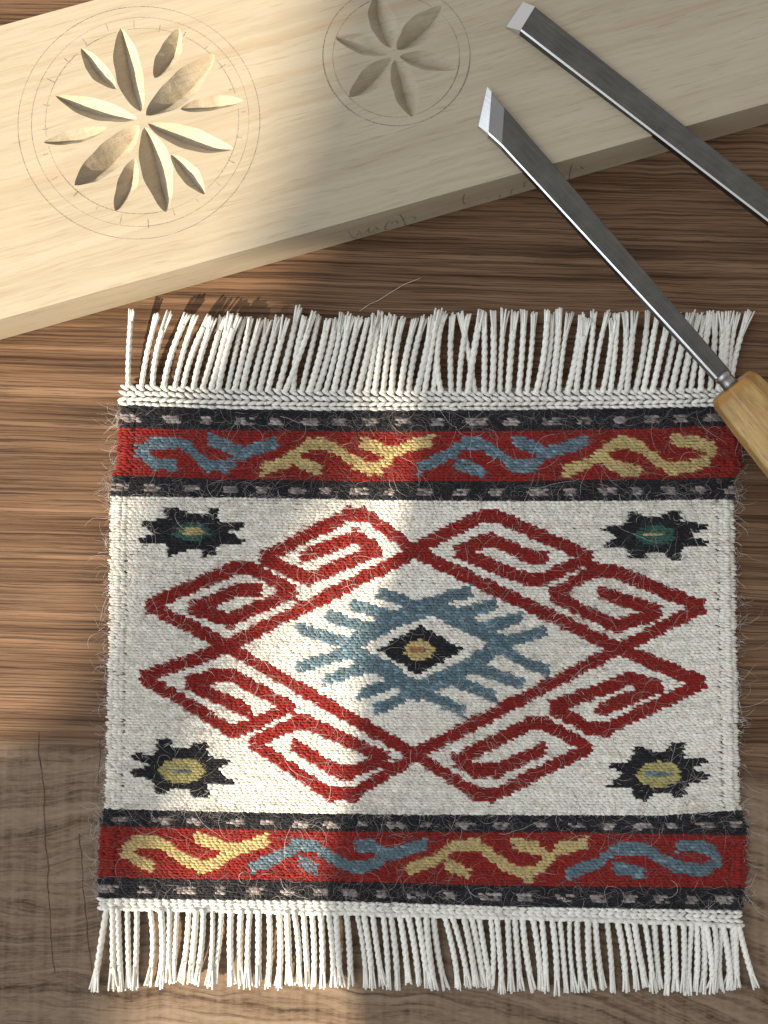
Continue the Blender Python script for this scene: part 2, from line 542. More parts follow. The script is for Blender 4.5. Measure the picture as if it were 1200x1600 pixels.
petal_defs = []
for zc, lst in (((0, 0), [
        ((540, 125), (628, 498), 56, 0.06), ((958, 243), (652, 515), 60, -0.05), ((1042, 665), (660, 552), 47, -0.06),
        ((740, 947), (645, 568), 62, 0.05), ((333, 827), (622, 560), 60, 0.05), ((248, 428), (612, 530), 42, 0.05),
        ((362, 215), (518, 398), 37, 0.05), ((800, 125), (690, 348), 44, -0.08), ((1088, 447), (806, 488), 32, 0.06),
        ((915, 868), (764, 690), 36, 0.05), ((515, 942), (602, 706), 40, 0.06), ((195, 636), (478, 570), 30, 0.04)]),
        ((420, 0), [((480, -35), (546, 214), 54, 0.05), ((772, 28), (572, 220), 56, -0.04), ((842, 306), (584, 252), 39, 0.05),
                    ((642, 522), (562, 268), 53, 0.06), ((358, 432), (548, 258), 46, 0.05), ((298, 168), (538, 240), 40, -0.05)])):
    for tip, inn, hw, bow in lst:
        petal_defs.append((np.array(tip) / 2.857 + zc, np.array(inn) / 2.857 + zc, hw / 2.857, bow))

outlines = []
carve_parts = []
for pi, (tip, inn, hw, bow) in enumerate(petal_defs):
    a = bpx(*inn)[:2]; b = bpx(*tip)[:2]
    L_ = np.linalg.norm(b - a)
    d = (b - a) / L_
    n_ = np.array([-d[1], d[0]])
    W = hw * S * (1.09 if pi < 12 else 1.08)
    nt_, ns_ = 34, 17
    t = np.linspace(0, 1, nt_)
    wv = np.sin(np.pi * t ** 0.95) ** 0.72
    wob1 = 1 + 0.05 * np.sin(t * 9 + pi * 1.7) + 0.03 * np.sin(t * 21 + pi)
    wob2 = 1 + 0.05 * np.sin(t * 8 + pi * 2.9 + 2) + 0.03 * np.sin(t * 19 + pi * 3)
    cen = a[None] + d[None] * (t * L_)[:, None] + n_[None] * (bow * L_ * np.sin(np.pi * t))[:, None] * 0.5
    left = cen + n_[None] * (W * wv * wob1)[:, None]
    right = cen - n_[None] * (W * wv * wob2)[:, None]
    out = np.concatenate([left, right[1:-1][::-1]])
    outlines.append(out)
    depth = 1.15 * W * np.sin(np.pi * np.clip(t, 0, 1)) ** 0.62
    V, Q = [], []
    nh = 8
    for wall in (0, 1):                                  # two knife-cut walls meeting at a crisp keel
        v0 = len(V)
        edge_l = left if wall == 0 else right
        for i in range(nt_):
            kf = 0.5 + 0.05 * math.sin(t[i] * 3 + pi)
            keel = left[i] * kf + right[i] * (1 - kf)
            fac_ = 0.05 * math.floor((t[i] * 6 + pi * 0.37) % 3)          # flat knife facets
            for j in range(nh + 1):
                f = j / nh
                p = edge_l[i] * (1 - f) + keel * f
                zz = depth[i] * (f ** 0.9) * (1 - fac_ * (1 - f) * 2)
                if 0 < j < nh: zz *= 1 + rng.normal(0, 0.022)
                V.append((p[0], p[1], TB - zz))
        for i in range(nt_ - 1):
            for j in range(nh):
                k = v0 + i * (nh + 1) + j
                qd = (k, k + nh + 1, k + nh + 2, k + 1)
                Q.append(qd if wall == 0 else qd[::-1])
    V = np.array(V)
    # a flared sliver hides the ends where the outline closes to a point
    carve_parts.append((V, Q))

def in_poly(px, py, poly):
    poly = np.asarray(poly)
    x0, y0 = poly[:, 0], poly[:, 1]
    x1, y1 = np.roll(x0, -1), np.roll(y0, -1)
    px = np.asarray(px)[..., None]; py = np.asarray(py)[..., None]
    cond = (y0 > py) != (y1 > py)
    xi = (x1 - x0) * (py - y0) / (y1 - y0 + 1e-30) + x0
    return (np.sum(cond & (px < xi), -1) % 2) == 1

for i in range(len(outlines)):
    for j in range(len(outlines)):
        if i != j and in_poly(outlines[i][:, 0], outlines[i][:, 1], outlines[j]).any():
            print('petals overlap', i, j)

co, faces = [], []
def addloop(pts):
    s0 = len(co)
    co.extend(Vector((float(p[0]), float(p[1]))) for p in pts)
    return [(s0 + i, s0 + (i + 1) % len(pts)) for i in range(len(pts))]
edges = addloop([(BX0, 0), (BX1, 0), (BX1, BW), (BX0, BW)])
for o_ in outlines: edges += addloop(o_)
res = delaunay_2d_cdt(co, edges, [], 0, 1e-7)
V2 = np.array([(c.x, c.y) for c in res[0]])
T2 = np.array([f for f in res[2] if len(f) == 3])
cen = V2[T2].mean(1)
keep = np.ones(len(T2), bool)
for o_ in outlines: keep &= ~in_poly(cen[:, 0], cen[:, 1], o_)
T2 = T2[keep]
e1 = V2[T2[:, 1]] - V2[T2[:, 0]]; e2 = V2[T2[:, 2]] - V2[T2[:, 0]]
flip = (e1[:, 0] * e2[:, 1] - e1[:, 1] * e2[:, 0]) < 0
T2[flip] = T2[flip][:, ::-1]
top_v = np.column_stack([V2, np.full(len(V2), TB)])
mesh_obj('top_face', top_v, None, T2, M_BOARD, board, smooth=False)
# body: sides with a small worn chamfer, bottom
ch = 0.0004
prof = [(0.0, 0.0), (0.0, TB - ch), (ch * 0.0, TB - 1e-5)]
bv = []
for (x, y) in ((BX0, 0), (BX1, 0), (BX1, BW), (BX0, BW)):
    bv += [(x, y, 0.0002), (x, y, TB)]
bq = [(0, 2, 3, 1), (2, 4, 5, 3), (4, 6, 7, 5), (6, 0, 1, 7), (0, 6, 4, 2)]
mesh_obj('body', bv, bq, None, M_BOARD, board, smooth=False)
for V, Q in carve_parts:
    mesh_obj('carved_petal', V, Q, None, M_CARVE, board, smooth=True)


def strip(pts, nrm, width, closed=False):
    pts = np.asarray(pts, float)
    n = len(pts)
    if closed: tan = np.roll(pts, -1, 0) - np.roll(pts, 1, 0)
    else: tan = np.gradient(pts, axis=0)
    tan /= np.linalg.norm(tan, axis=1)[:, None] + 1e-12
    sd = np.cross(np.asarray(nrm, float), tan)
    w = np.broadcast_to(np.asarray(width), (n,))[:, None] / 2
    V = np.concatenate([pts + sd * w, pts - sd * w])
    m = n if closed else n - 1
    Q = [(i, n + i, n + (i + 1) % n, (i + 1) % n) for i in range(m)]
    return V, Q

def pencil_circle(cx, cy, r, w=1.2, wob=0.0):
    c = bpx(cx, cy)
    rr = 0.5 * (np.linalg.norm(bpx(cx + r, cy) - c) + np.linalg.norm(bpx(cx - r, cy) - c))
    th = np.linspace(0, 2 * math.pi, 121)[:-1]
    pts = np.column_stack([c[0] + rr * np.cos(th), c[1] + rr * np.sin(th), np.full(120, TB + 0.00005)])
    ok = ~np.any([in_poly(pts[:, 0], pts[:, 1], o_) for o_ in outlines], 0)
    V, Q = strip(pts, (0, 0, 1), w * S * (1 + 0.3 * np.sin(3 * th + cx)), True)
    Q = [q_ for i, q_ in enumerate(Q) if ok[i] and ok[(i + 1) % 120]]
    return mesh_obj('pencil_circle', V, Q, None, M_PENCIL, board, smooth=False)

for a_ in ((217, 190, 189, 1.0), (219, 189, 170, 0.7), (222, 188, 151, 1.0), (619.5, 86, 115, 1.7), (619, 88, 99, 1.2)):
    pencil_circle(*a_)
tick = Soup()
c = bpx(220, 189)
for k in range(24):
    th = math.radians(15 * k + 4)
    r0 = (146 + rng.uniform(-4, 10)) * S; r1 = r0 + rng.uniform(6, 15) * S
    dx, dy = math.cos(th), math.sin(th)
    V, Q = strip([(c[0] + dx * r, c[1] + dy * r, TB + 0.00005) for r in (r0, (r0 + r1) / 2, r1)], (0, 0, 1), 1.2 * S)
    if not any(in_poly(V[:, 0], V[:, 1], o_).any() for o_ in outlines): tick.add(V, Q)
tk = tick.build('pencil_tick_marks', M_PENCIL, board, False)

# handwriting on the front edge of the board
F0 = np.array([bl0[0], bl0[1], 0.0]); FN = -ay
def writing(ox, oy, s, strokes, name):
    sp = Soup()
    for st in strokes:
        P = [to_board(at_plane(x / s + ox, y / s + oy, F0, FN)) for x, y in st]
        P = np.array(P); P[:, 1] = -0.00006
        V, Q = strip(P, (0, -1, 0), 2.1 * S)
        sp.add(V, Q)
    return sp.build(name, M_PENCIL, board, False)
writing(520, 300, 6, [[(140, 360), (160, 395), (175, 420), (215, 432)], [(205, 436), (230, 405), (250, 360), (262, 390), (272, 415)],
                      [(285, 395), (310, 372), (350, 328)], [(330, 345), (338, 368), (345, 388), (372, 372), (392, 350)],
                      [(396, 328), (414, 338), (432, 352), (405, 358)], [(540, 268), (508, 292), (488, 325), (492, 352), (524, 346)],
                      [(500, 318), (520, 316)], [(548, 300), (560, 280), (585, 268), (612, 280), (602, 302)],
                      [(625, 208), (652, 240), (668, 270), (682, 312)], [(640, 266), (662, 254), (694, 244)], [(738, 232), (762, 232), (776, 246), (758, 262)]],
        'pencil_writing')
writing(700, 240, 5.4545, [[(140, 345), (130, 375), (127, 405), (140, 432), (190, 436)], [(335, 368), (348, 390), (370, 362)],
                           [(418, 352), (446, 344), (440, 378)], [(548, 298), (540, 320), (530, 352)], [(668, 232), (648, 255), (644, 280), (660, 282)],
                           [(1057, 88), (1046, 125), (1038, 165), (1030, 225)], [(1126, 108), (1140, 116), (1152, 128)]], 'pencil_writing')

# ------------------------------------------------------------------ chisels
def chisel(name, label, tip_a, tip_b, bev_a, bev_b, gr_a, gr_b, end_a, end_b, z_tip, z_end, thick, handle_start, handle_r):
    """a = lower-left edge, b = upper-right edge of the blade's flat, photo places; heights run from z_tip to z_end"""
    A0, B0 = at(*tip_a, z_tip), at(*tip_b, z_tip)
    A2, B2 = at(*end_a, z_end), at(*end_b, z_end)
    start = (A2 + B2) / 2
    axis = start - (at(*bev_a, z_tip) + at(*bev_b, z_tip)) / 2
    axis /= np.linalg.norm(axis)
    side = np.cross(np.array([0, 0, 1.0]), axis); side /= np.linalg.norm(side)
    up = np.cross(axis, side)
    root = empty(name, start, label, 'chisel')
    R = np.stack([axis, side, up], 1)
    from mathutils import Matrix
    root.rotation_euler = Matrix(R.tolist()).to_euler()
    loc = lambda P: (np.asarray(P) - start) @ R
    def flat(p, h):
        """local point on the blade's top plane at place p, dropped by h"""
        d = ray(*p)
        k = np.dot(start - CAM, up) / np.dot(d, up)
        P = loc(CAM + d * k)
        return np.array([P[0], P[1], -h])
    e = 0.00055
    ez = 0.00025
    bA, bB = flat(bev_a, 0), flat(bev_b, 0)
    def drop(p):                       # the bevel is one plane falling away from the line bA-bB
        q_ = flat(p, 0)[:2]; d_ = (bB - bA)[:2]; w_ = q_ - bA[:2]
        return abs(d_[0] * w_[1] - d_[1] * w_[0]) / np.linalg.norm(d_)
    dm = max(drop(tip_a), drop(tip_b))
    fall = min(thick * 0.92, 0.5 * dm) / dm
    tA, tB = flat(tip_a, drop(tip_a) * fall), flat(tip_b, drop(tip_b) * fall)
    gA, gB = flat(gr_a, 0), flat(gr_b, 0)
    eA, eB = flat(end_a, 0), flat(end_b, 0)
    def seg(p0a, p0b, p1a, p1b, name_, mat, first=False):
        # slab between two cross lines with arrises knocked off
        def ring(a, b):
            d = (b - a) / np.linalg.norm(b - a)
            bot = -thick
            return [np.array([a[0], a[1], bot]) , a + np.array([0, 0, -ez]), a + d * e, b - d * e, b + np.array([0, 0, -ez]), np.array([b[0], b[1], bot])]
        r0, r1 = ring(p0a, p0b), ring(p1a, p1b)
        V = r0 + r1
        Q = [(i, (i + 1) % 6, 6 + (i + 1) % 6, 6 + i) for i in range(6)]
        V = np.array(V)
        T = [(0, i + 1, i) for i in range(1, 5)] + [(6, 6 + i, 6 + i + 1) for i in range(1, 5)]
        o = mesh_obj(name_, V, Q, T, mat, root, smooth=False)
        o.data.materials.append(M_BRIGHT)
        o.data.polygons[1].material_index = 1  # lower-left arris alone in brighter steel, standing in for its highlight line
        return o
    # bevel wedge
    V = [tA, tB, bB, bA, np.array([bA[0], bA[1], -thick]), np.array([bB[0], bB[1], -thick]), np.array([tA[0], tA[1], -thick]), np.array([tB[0], tB[1], -thick])]
    Q = [(0, 1, 2, 3), (6, 4, 5, 7), (0, 3, 4, 6), (1, 7, 5, 2), (0, 6, 7, 1), (3, 2, 5, 4)]
    mesh_obj('bevel', V, Q, None, M_BRIGHT, root, smooth=False)
    if np.linalg.norm(gA - bA) > 1e-4:
        seg(bA, bB, gA, gB, 'ground_face', M_GROUND)
        eps = np.array([2e-5, 0, 0])
        seg(gA + eps, gB + eps, eA, eB, 'blade', M_STEEL)
    else:
        eps = np.array([2e-5, 0, 0])
        seg(bA + eps, bB + eps, eA, eB, 'blade', M_STEEL)
    # shoulder and ferrule: round collar where the tang enters the handle
    zc = -thick / 2
    w = abs(eB[1] - eA[1]) / 2
    sp = Soup()
    hs = handle_start
    xs = [-0.0004, 0.0003, 0.0012, 0.0016, hs * 0.7, hs + 0.0010]
    rs = [w * 0.80, w * 1.02, w * 1.02, w * 0.9, w * 0.95, w * 1.0]
    path = np.array([(x, (eA[1] + eB[1]) / 2, zc) for x in xs])
    V, Q, T = tube(path, rs, 20)
    mesh_obj('ferrule', V, Q, T, M_GROUND, root, smooth=True)
    # octagonal handle with a flared belly
    yc = (eA[1] + eB[1]) / 2
    h = empty_child = None
    xs = [0.0, 0.0018, 0.010, 0.025, 0.050, 0.075, 0.095, 0.106, 0.110]
    rs = [0.86, 1.0, 1.10, 1.22, 1.36, 1.40, 1.30, 1.10, 0.75]
    ang = np.radians(np.arange(8) * 45 + 22.5 + 8)
    V, Q, T = [], [], []
    bvl = 0.05
    for x, r in zip(xs, rs):
        for a_ in ang:
            for s_ in (-bvl, bvl):
                rr = r * handle_r
                V.append((x + hs, yc + rr * math.cos(a_ + s_), zc + rr * math.sin(a_ + s_)))
    m = 16
    for i in range(len(xs) - 1):
        for j in range(m):
            Q.append((i * m + j, i * m + (j + 1) % m, (i + 1) * m + (j + 1) % m, (i + 1) * m + j))
    V.append((hs, yc, zc)); V.append((xs[-1] + hs, yc, zc))
    for j in range(m):
        T.append((len(V) - 2, (j + 1) % m, j)); T.append((len(V) - 1, (len(xs) - 1) * m + j, (len(xs) - 1) * m + (j + 1) % m))
    V = np.array(V); V[:, 0] -= hs
    ho = mesh_obj('handle', V, Q, T, M_HANDLE, root, smooth=False, loc=(hs, 0, 0))
    return root

chisel('skew_chisel', 'skew chisel with slanted tip and octagonal wooden handle lying on the rug corner',
       (748.5, 193), (761.5, 134), (763, 209), (768, 143), (784, 228), (788, 167), (1119, 592), (1140, 577),
       0.0192, 0.0166, 0.0024, 0.0044, 0.0078)
chisel('straight_chisel', 'flat steel chisel with square bright tip, blade only in view at upper right',
       (792.5, 35), (819, -3), (813, 47.5), (836, 10), (813, 47.5), (836, 10), (1290, 415), (1318, 393),
       0.0193, 0.0166, 0.0024, 0.0044, 0.0078)

# ------------------------------------------------------------------ rug
ZR = 0.0027                              # yarn surface above the table
rug_c = at(655, 1020, 0)
rug = empty('woven_rug', (rug_c[0], rug_c[1], 0), 'small woven wool rug with red and blue pattern and white fringes', 'rug')
def loc_rug(P): return np.asarray(P) - np.array([rug_c[0], rug_c[1], 0])

def Y(pts): 
    xs, ys = zip(*pts)
    return lambda x: np.interp(x, xs, ys)
yA = Y([(190, 601), (240, 601), (300, 604), (400, 608), (560, 610), (800, 611), (1000, 609), (1150, 606)])       # top of heading
yB = Y([(190, 633), (320, 639), (520, 642), (820, 641), (1000, 638), (1160, 634)])
yC = Y([(185, 668), (360, 672), (600, 674), (820, 673), (1000, 670), (1165, 664)])
yD = Y([(180, 743), (360, 749), (560, 752), (820, 752), (1165, 746)])
yE = Y([(175, 775), (430, 778), (650, 782), (880, 783), (1150, 780)])
yF = Y([(160, 1264), (440, 1270), (640, 1273), (1030, 1274), (1150, 1266)])
yG = Y([(155, 1290), (500, 1298), (700, 1300), (900, 1300), (1165, 1305)])
yH = Y([(150, 1370), (500, 1376), (800, 1384), (1165, 1387)])
yI = Y([(150, 1403), (500, 1407), (800, 1416), (1165, 1422)])
yJ = Y([(150, 1420), (400, 1425), (660, 1432), (900, 1438), (1060, 1444), (1165, 1450)])
XL = lambda y: np.interp(y, [600, 640, 665, 680, 740, 752, 790, 1000, 1262, 1290, 1370, 1400, 1430], [188, 188, 184, 183, 180, 174, 171, 169, 163, 156, 152, 151, 157])
XR = lambda y: np.interp(y, [600, 640, 665, 680, 740, 752, 790, 1000, 1262, 1290, 1370, 1400, 1450], [1146, 1150, 1156, 1160, 1160, 1149, 1149, 1152, 1157, 1168, 1167, 1162, 1160])

def pdist(px, py, line, ky=1.0):
    """distance to a polyline; ky stretches the vertical"""
    L_ = np.array(line, float)
    best = np.full(px.shape, 1e9)
    for a, b in zip(L_[:-1], L_[1:]):
        d = (b - a) * np.array([1, ky])
        qx, qy = px - a[0], (py - a[1]) * ky
        t = np.clip((qx * d[0] + qy * d[1]) / (d @ d + 1e-9), 0, 1)
        best = np.minimum(best, np.hypot(qx - t * d[0], qy - t * d[1]))
    return best

def band(px, py, line, h, e=5.0):
    L_ = np.array(line, float)
    best = np.zeros(px.shape, bool)
    for a, b in zip(L_[:-1], L_[1:]):
        if a[0] > b[0]: a, b = b, a
        if b[0] - a[0] < 1e-3: continue
        m = np.clip((b[1] - a[1]) / (b[0] - a[0]), -1.1, 1.1)
        yy = (a[1] + b[1]) / 2 + m * (px - (a[0] + b[0]) / 2)
        best |= (px > a[0] - e) & (px < b[0] + e) & (np.abs(py - yy) < h)
    return best

def zt(ox, oy, s, pts): return [(x / s + ox, y / s + oy) for x, y in pts]

WHITE = (0.68, 0.65, 0.58); RED = (0.205, 0.016, 0.012); BLACK = (0.011, 0.011, 0.014); BLUE = (0.094, 0.142, 0.168)
YEL = (0.45, 0.35, 0.155); OLIVE = (0.36, 0.31, 0.13); GREEN = (0.035, 0.095, 0.075); BROWN = (0.30, 0.14, 0.065); DASH = (0.36, 0.31, 0.29); COTTON = (0.72, 0.70, 0.64)

# motifs: (part name, label, parent key, colour, membership function)
motifs = []
z6, z7, z8 = (160, 580, 3), (520, 580, 3), (820, 580, 3.158)
b1, b2, b3 = (120, 1240, 3), (480, 1240, 3), (800, 1240, 3)
hooks = [
    ('top', BLUE, [zt(*z6, [(340, 440), (240, 430), (170, 375), (240, 335), (365, 335), (430, 380), (490, 440), (590, 445), (640, 390), (810, 333)]), zt(*z6, [(515, 325), (640, 372)])]),
    ('top', YEL, [zt(*z6, [(755, 460), (860, 425), (960, 345), (1040, 340), (1110, 375), (1200, 430)]) + zt(*z7, [(110, 435), (170, 458), (225, 450), (270, 390), (350, 350), (460, 325)]), zt(*z7, [(145, 335), (260, 375)]), zt(*z6, [(915, 420), (1010, 458)])]),
    ('top', BLUE, [zt(*z7, [(415, 450), (520, 400), (610, 345), (690, 340), (770, 385), (850, 440), (940, 445), (1000, 385), (1185, 330)]), zt(*z7, [(855, 328), (980, 368)]), zt(*z7, [(580, 430), (700, 472)])]),
    ('top', YEL, [zt(*z8, [(210, 492), (310, 455), (400, 385), (480, 345), (560, 365), (640, 430), (720, 480), (820, 470), (910, 430), (930, 380), (850, 350), (735, 335)]), zt(*z8, [(400, 440), (480, 485), (560, 490)])]),
    ('low', YEL, [zt(*b1, [(350, 338), (290, 318), (220, 270), (275, 228), (380, 225), (445, 265), (510, 312), (590, 345), (660, 322), (720, 270), (890, 217)]), zt(*b1, [(565, 205), (700, 250)])]),
    ('low', BLUE, [zt(*b1, [(825, 345), (930, 303), (1030, 242), (1110, 240)]) + zt(*b2, [(60, 262), (130, 310), (220, 345), (300, 335), (370, 292), (555, 235)]), zt(*b2, [(240, 240), (300, 245), (370, 285)]), zt(*b1, [(1050, 315), (1120, 350)])]),
    ('low', YEL, [zt(*b2, [(475, 358), (590, 315), (690, 245), (800, 240), (870, 292), (950, 350), (1040, 380), (1110, 325)]) + zt(*b3, [(220, 262), (345, 232)]), zt(*b2, [(975, 235), (1080, 255), (1130, 300)]), zt(*b2, [(660, 335), (755, 375)])]),
    ('low', BLUE, [zt(*b3, [(265, 375), (400, 325), (500, 258), (600, 255), (680, 292), (760, 340), (890, 362), (965, 315), (945, 272), (880, 245), (785, 245)]), zt(*b3, [(480, 345), (615, 375)])]),
]
for key, colr, lines in hooks:
    motifs.append(('hook_motif', None, 'band_' + key, colr,
                   lambda x, y, lines=lines: np.any([band(x, y, l, 9.9, 4.5) for l in lines], 0)))

star = np.array([(400, 130), (470, 130), (540, 172), (640, 168), (690, 138), (728, 150), (732, 215), (875, 230), (888, 252), (800, 288), (895, 345), (880, 362), (735, 362),
                 (715, 432), (640, 438), (600, 398), (520, 398), (480, 432), (408, 442), (392, 358), (240, 352), (238, 322), (335, 290), (240, 240), (235, 212), (390, 208)], float)
star = (star - (560, 285)) / 4
star_low = np.array([(400, 655), (470, 660), (490, 705), (600, 700), (625, 670), (692, 680), (695, 760), (825, 775), (825, 795), (745, 835), (845, 905), (830, 920), (705, 915),
                     (690, 990), (610, 995), (590, 945), (480, 945), (455, 982), (395, 980), (375, 895), (250, 872), (250, 842), (350, 810), (252, 768), (255, 735), (385, 745)], float)
star_low = (star_low - (545, 840)) / 3.75
def ell(cx, cy, rx, ry): return lambda x, y: ((x - cx) / rx) ** 2 + ((y - cy) / ry) ** 2 < 1
stars = [((300, 831), star, (1, 1), [(GREEN, 28, 15), (YEL, 19, 7)], 'black star motif with green ring and pale centre'),
         ((1024, 836), star, (-1, 1), [(GREEN, 30, 17), (YEL, 15, 3.2)], 'black star motif with green centre and thin yellow dash'),
         ((285, 1204), star_low, (1, 1), [(OLIVE, 34, 20), (BLUE, 20, 3.4)], 'black star motif with yellow centre and level blue dash'),
         ((1029, 1210), star_low, (-1, 1), [(OLIVE, 34, 21), (BLUE, 22, 4.0)], 'black star motif with yellow centre and tilted blue dash')]

red_lines = {
 'a': [[(650, 862), (572, 803), (548, 802), (410, 873), (483, 904), (590, 858), (556, 838), (473, 870)],
       [(650, 862), (356, 1008)],
       [(232, 946), (368, 887), (392, 887), (460, 924), (360, 969), (300, 950), (374, 922), (404, 921)],
       [(232, 946), (356, 1008)]],
 'b': [[(645, 860), (752, 806), (778, 807), (920, 870), (850, 905), (822, 905), (714, 861), (768, 841), (820, 868), (850, 872)],
       [(645, 860), (968, 1014)],
       [(862, 930), (930, 890), (958, 892), (1098, 948), (968, 1014)],
       [(862, 930), (963, 979), (1029, 957), (940, 925)]],
 'c': [[(225, 1058), (356, 1010)],
       [(225, 1058), (360, 1140), (380, 1139), (454, 1104), (362, 1054), (345, 1054), (294, 1067), (388, 1111)],
       [(356, 1010), (650, 1180)],
       [(396, 1161), (462, 1128), (480, 1128), (604, 1185), (545, 1207), (530, 1206), (461, 1166)],
       [(396, 1161), (515, 1239), (552, 1241), (650, 1180)]],
 'd': [[(650, 1180), (742, 1239), (772, 1242), (920, 1168), (850, 1130), (828, 1130), (713, 1188), (742, 1204), (775, 1204), (848, 1171)],
       [(650, 1178), (968, 1013)],
       [(968, 1014), (1098, 1066), (945, 1140), (918, 1136), (862, 1105), (985, 1060), (1030, 1073), (936, 1110)]],
}
blue_lines = [
    [(675, 948), (650, 954), (610, 972), (575, 992), (540, 1012), (575, 1032), (610, 1050), (650, 1078)],
    [(630, 954), (675, 948), (705, 962), (745, 982), (785, 1006), (750, 1030), (705, 1056), (650, 1078)]]
blue_teeth = [[(595, 927), (620, 935), (650, 948)], [(553, 944), (585, 954), (625, 966)], [(517, 963), (550, 974), (590, 985)], [(470, 982), (505, 993), (550, 1006)],
              [(732, 924), (700, 932), (665, 948)], [(772, 945), (735, 954), (700, 964)], [(810, 965), (780, 974), (740, 984)], [(847, 986), (815, 996), (775, 1006)],
              [(470, 1041), (505, 1031), (550, 1016)], [(512, 1061), (545, 1050), (590, 1038)], [(566, 1084), (595, 1074), (625, 1062)], [(588, 1108), (615, 1098), (645, 1080)],
              [(852, 1046), (820, 1034), (780, 1012)], [(812, 1067), (780, 1056), (735, 1040)], [(768, 1087), (740, 1074), (700, 1060)], [(720, 1109), (695, 1098), (660, 1082)]]
diamond = [(590, 1015), (656, 976), (723, 1015), (656, 1056)]

motifs += [('meander_motif', None, 'field', RED, lambda x, y, ls=ls: np.any([band(x, y, l, 11.3, 5.0) for l in ls], 0)) for ls in red_lines.values()]
motifs.append(('blue_medallion', None, 'field', BLUE, lambda x, y: np.any([band(x, y, l, 15, 4.0) for l in blue_lines], 0) | np.any([band(x, y, l, 9.6, 6.0) for l in blue_teeth], 0)))
motifs.append(('diamond_centre', None, 'medallion', BLACK, lambda x, y: in_poly(x, y, diamond)))
motifs.append(('diamond_centre', None, 'diamond', YEL, ell(655, 1015, 24, 16)))
motifs.append(('diamond_centre', None, 'diamond', BROWN, ell(655, 1015, 14, 5)))
for (cx, cy), poly, fl, cen_, lab in stars:
    P = poly * np.array(fl) + np.array((cx, cy))
    motifs.append(('star_motif', lab, 'field', BLACK, lambda x, y, P=P: in_poly(x, y, P)))
    for colr, rx, ry in cen_: motifs.append(('star_centre', None, 'star', colr, ell(cx, cy, rx, ry)))

# stitch template: spindle along x, dips at both ends
RINGS = np.array([-0.86, -0.45, 0.0, 0.45, 0.86]); NS = 5
tv = []
for s_ in RINGS:
    rr = (1 - abs(s_) ** 2.4) ** 0.6
    for k in range(NS):
        a_ = 2 * math.pi * k / NS
        tv.append((s_, rr * math.cos(a_), 0.85 * rr * math.sin(a_) - 0.6 * s_ * s_))
tv += [(-1.0, 0, -0.7), (1.0, 0, -0.7)]
tv = np.array(tv)
tq = [(i * NS + k, i * NS + (k + 1) % NS, (i + 1) * NS + (k + 1) % NS, (i + 1) * NS + k) for i in range(4) for k in range(NS)]
tt = [(NS * 5, (k + 1) % NS, k) for k in range(NS)] + [(NS * 5 + 1, 4 * NS + k, 4 * NS + (k + 1) % NS) for k in range(NS)]
tq, tt = np.array(tq), np.array(tt)

def stitches(name, px, py, hl, r, tilt, z, colr, parent, mat=None):
    """stitches centred at photo places px,py; half length hl, radius r (photo px); one mesh"""
    n = len(px)
    C = loc_rug(at_np(px, py, z))
    hl = np.broadcast_to(hl, (n,)) * S; r = np.broadcast_to(r, (n,)) * S
    ct, st = np.cos(tilt), np.sin(tilt)
    ct = np.broadcast_to(ct, (n,)); st = np.broadcast_to(st, (n,))
    X = tv[None, :, 0] * hl[:, None]; Yv = tv[None, :, 1] * r[:, None]; Z = tv[None, :, 2] * r[:, None]
    V = np.stack([X * ct[:, None] - Yv * st[:, None], X * st[:, None] + Yv * ct[:, None], Z], -1) + C[:, None, :]
    m = len(tv)
    base = (np.arange(n) * m)[:, None, None]
    Q = (tq[None] + base).reshape(-1, 4); T = (tt[None] + base).reshape(-1, 3)
    cc = np.repeat(colr, m, axis=0)
    return mesh_obj(name, V.reshape(-1, 3), Q, T, mat or M_YARN, parent, cc)

PITCH = 7.6
allx, ally, allz, allcol, allkey = [], [], [], [], []
def lay(y0, y1, rows, key, base, phase=0):
    for j in range(rows):
        f = (j + 0.5) / rows
        ymid = y0(650) * (1 - f) + y1(650) * f
        xl, xr = XL(ymid), XR(ymid)
        n = int((xr - xl) / PITCH)
        off = 0.5 * ((j + phase) % 2) + rng.normal(0, 0.16)
        x = xl + 30 + (np.arange(n - 7) + off * 0.9) * (xr - xl - 60) / (n - 7.5)
        x = x + rng.normal(0, 0.8, len(x))
        x = np.concatenate([xl + np.array([7.0, 14.5, 22.0]) + rng.normal(0, 1.4, 3), x, xr - np.array([22.0, 14.5, 7.0]) + rng.normal(0, 1.4, 3)])
        wav = 0.8 * np.sin(x / 37.0 + j * 0.7) 
        y = y0(x) * (1 - f) + y1(x) * f + wav * 0.25 + rng.normal(0, 0.22, len(x))
        edge = np.minimum(x - xl, xr - x)
        z = ZR + rng.normal(0, 0.00006, len(x)) - 0.0004 * (edge < 10)
        # selvedge ridge and the furrow just inside it
        z = z + 0.0003 * np.exp(-((edge - 15) / 8) ** 2) - 0.0003 * np.exp(-((edge - 28) / 5) ** 2) * (x < 660) * (0.6 + 0.6 * np.sin(y / 17.0))
        z = z + 0.00018 * np.sin(x / 90.0 + y / 130.0)
        allx.append(x); ally.append(y); allz.append(z)
        allkey.extend([key] * len(x))
        c = np.tile(np.array(base), (len(x), 1))
        allcol.append(c)
lay(yB, yC, 8, 'stripe_0', BLACK)
lay(yC, yD, 18, 'band_top', RED, 1)
lay(yD, yE, 8, 'stripe_1', BLACK)
lay(yE, yF, 114, 'field', WHITE)
lay(yF, yG, 7, 'stripe_2', BLACK, 1)
lay(yG, yH, 19, 'band_low', RED)
lay(yH, yI, 8, 'stripe_3', BLACK, 1)
SX, SY, SZ, SC = np.concatenate(allx), np.concatenate(ally), np.concatenate(allz), np.concatenate(allcol)
key = np.array(allkey, dtype=object)
mid_ = np.full(len(SX), -1)
sec = key.copy()
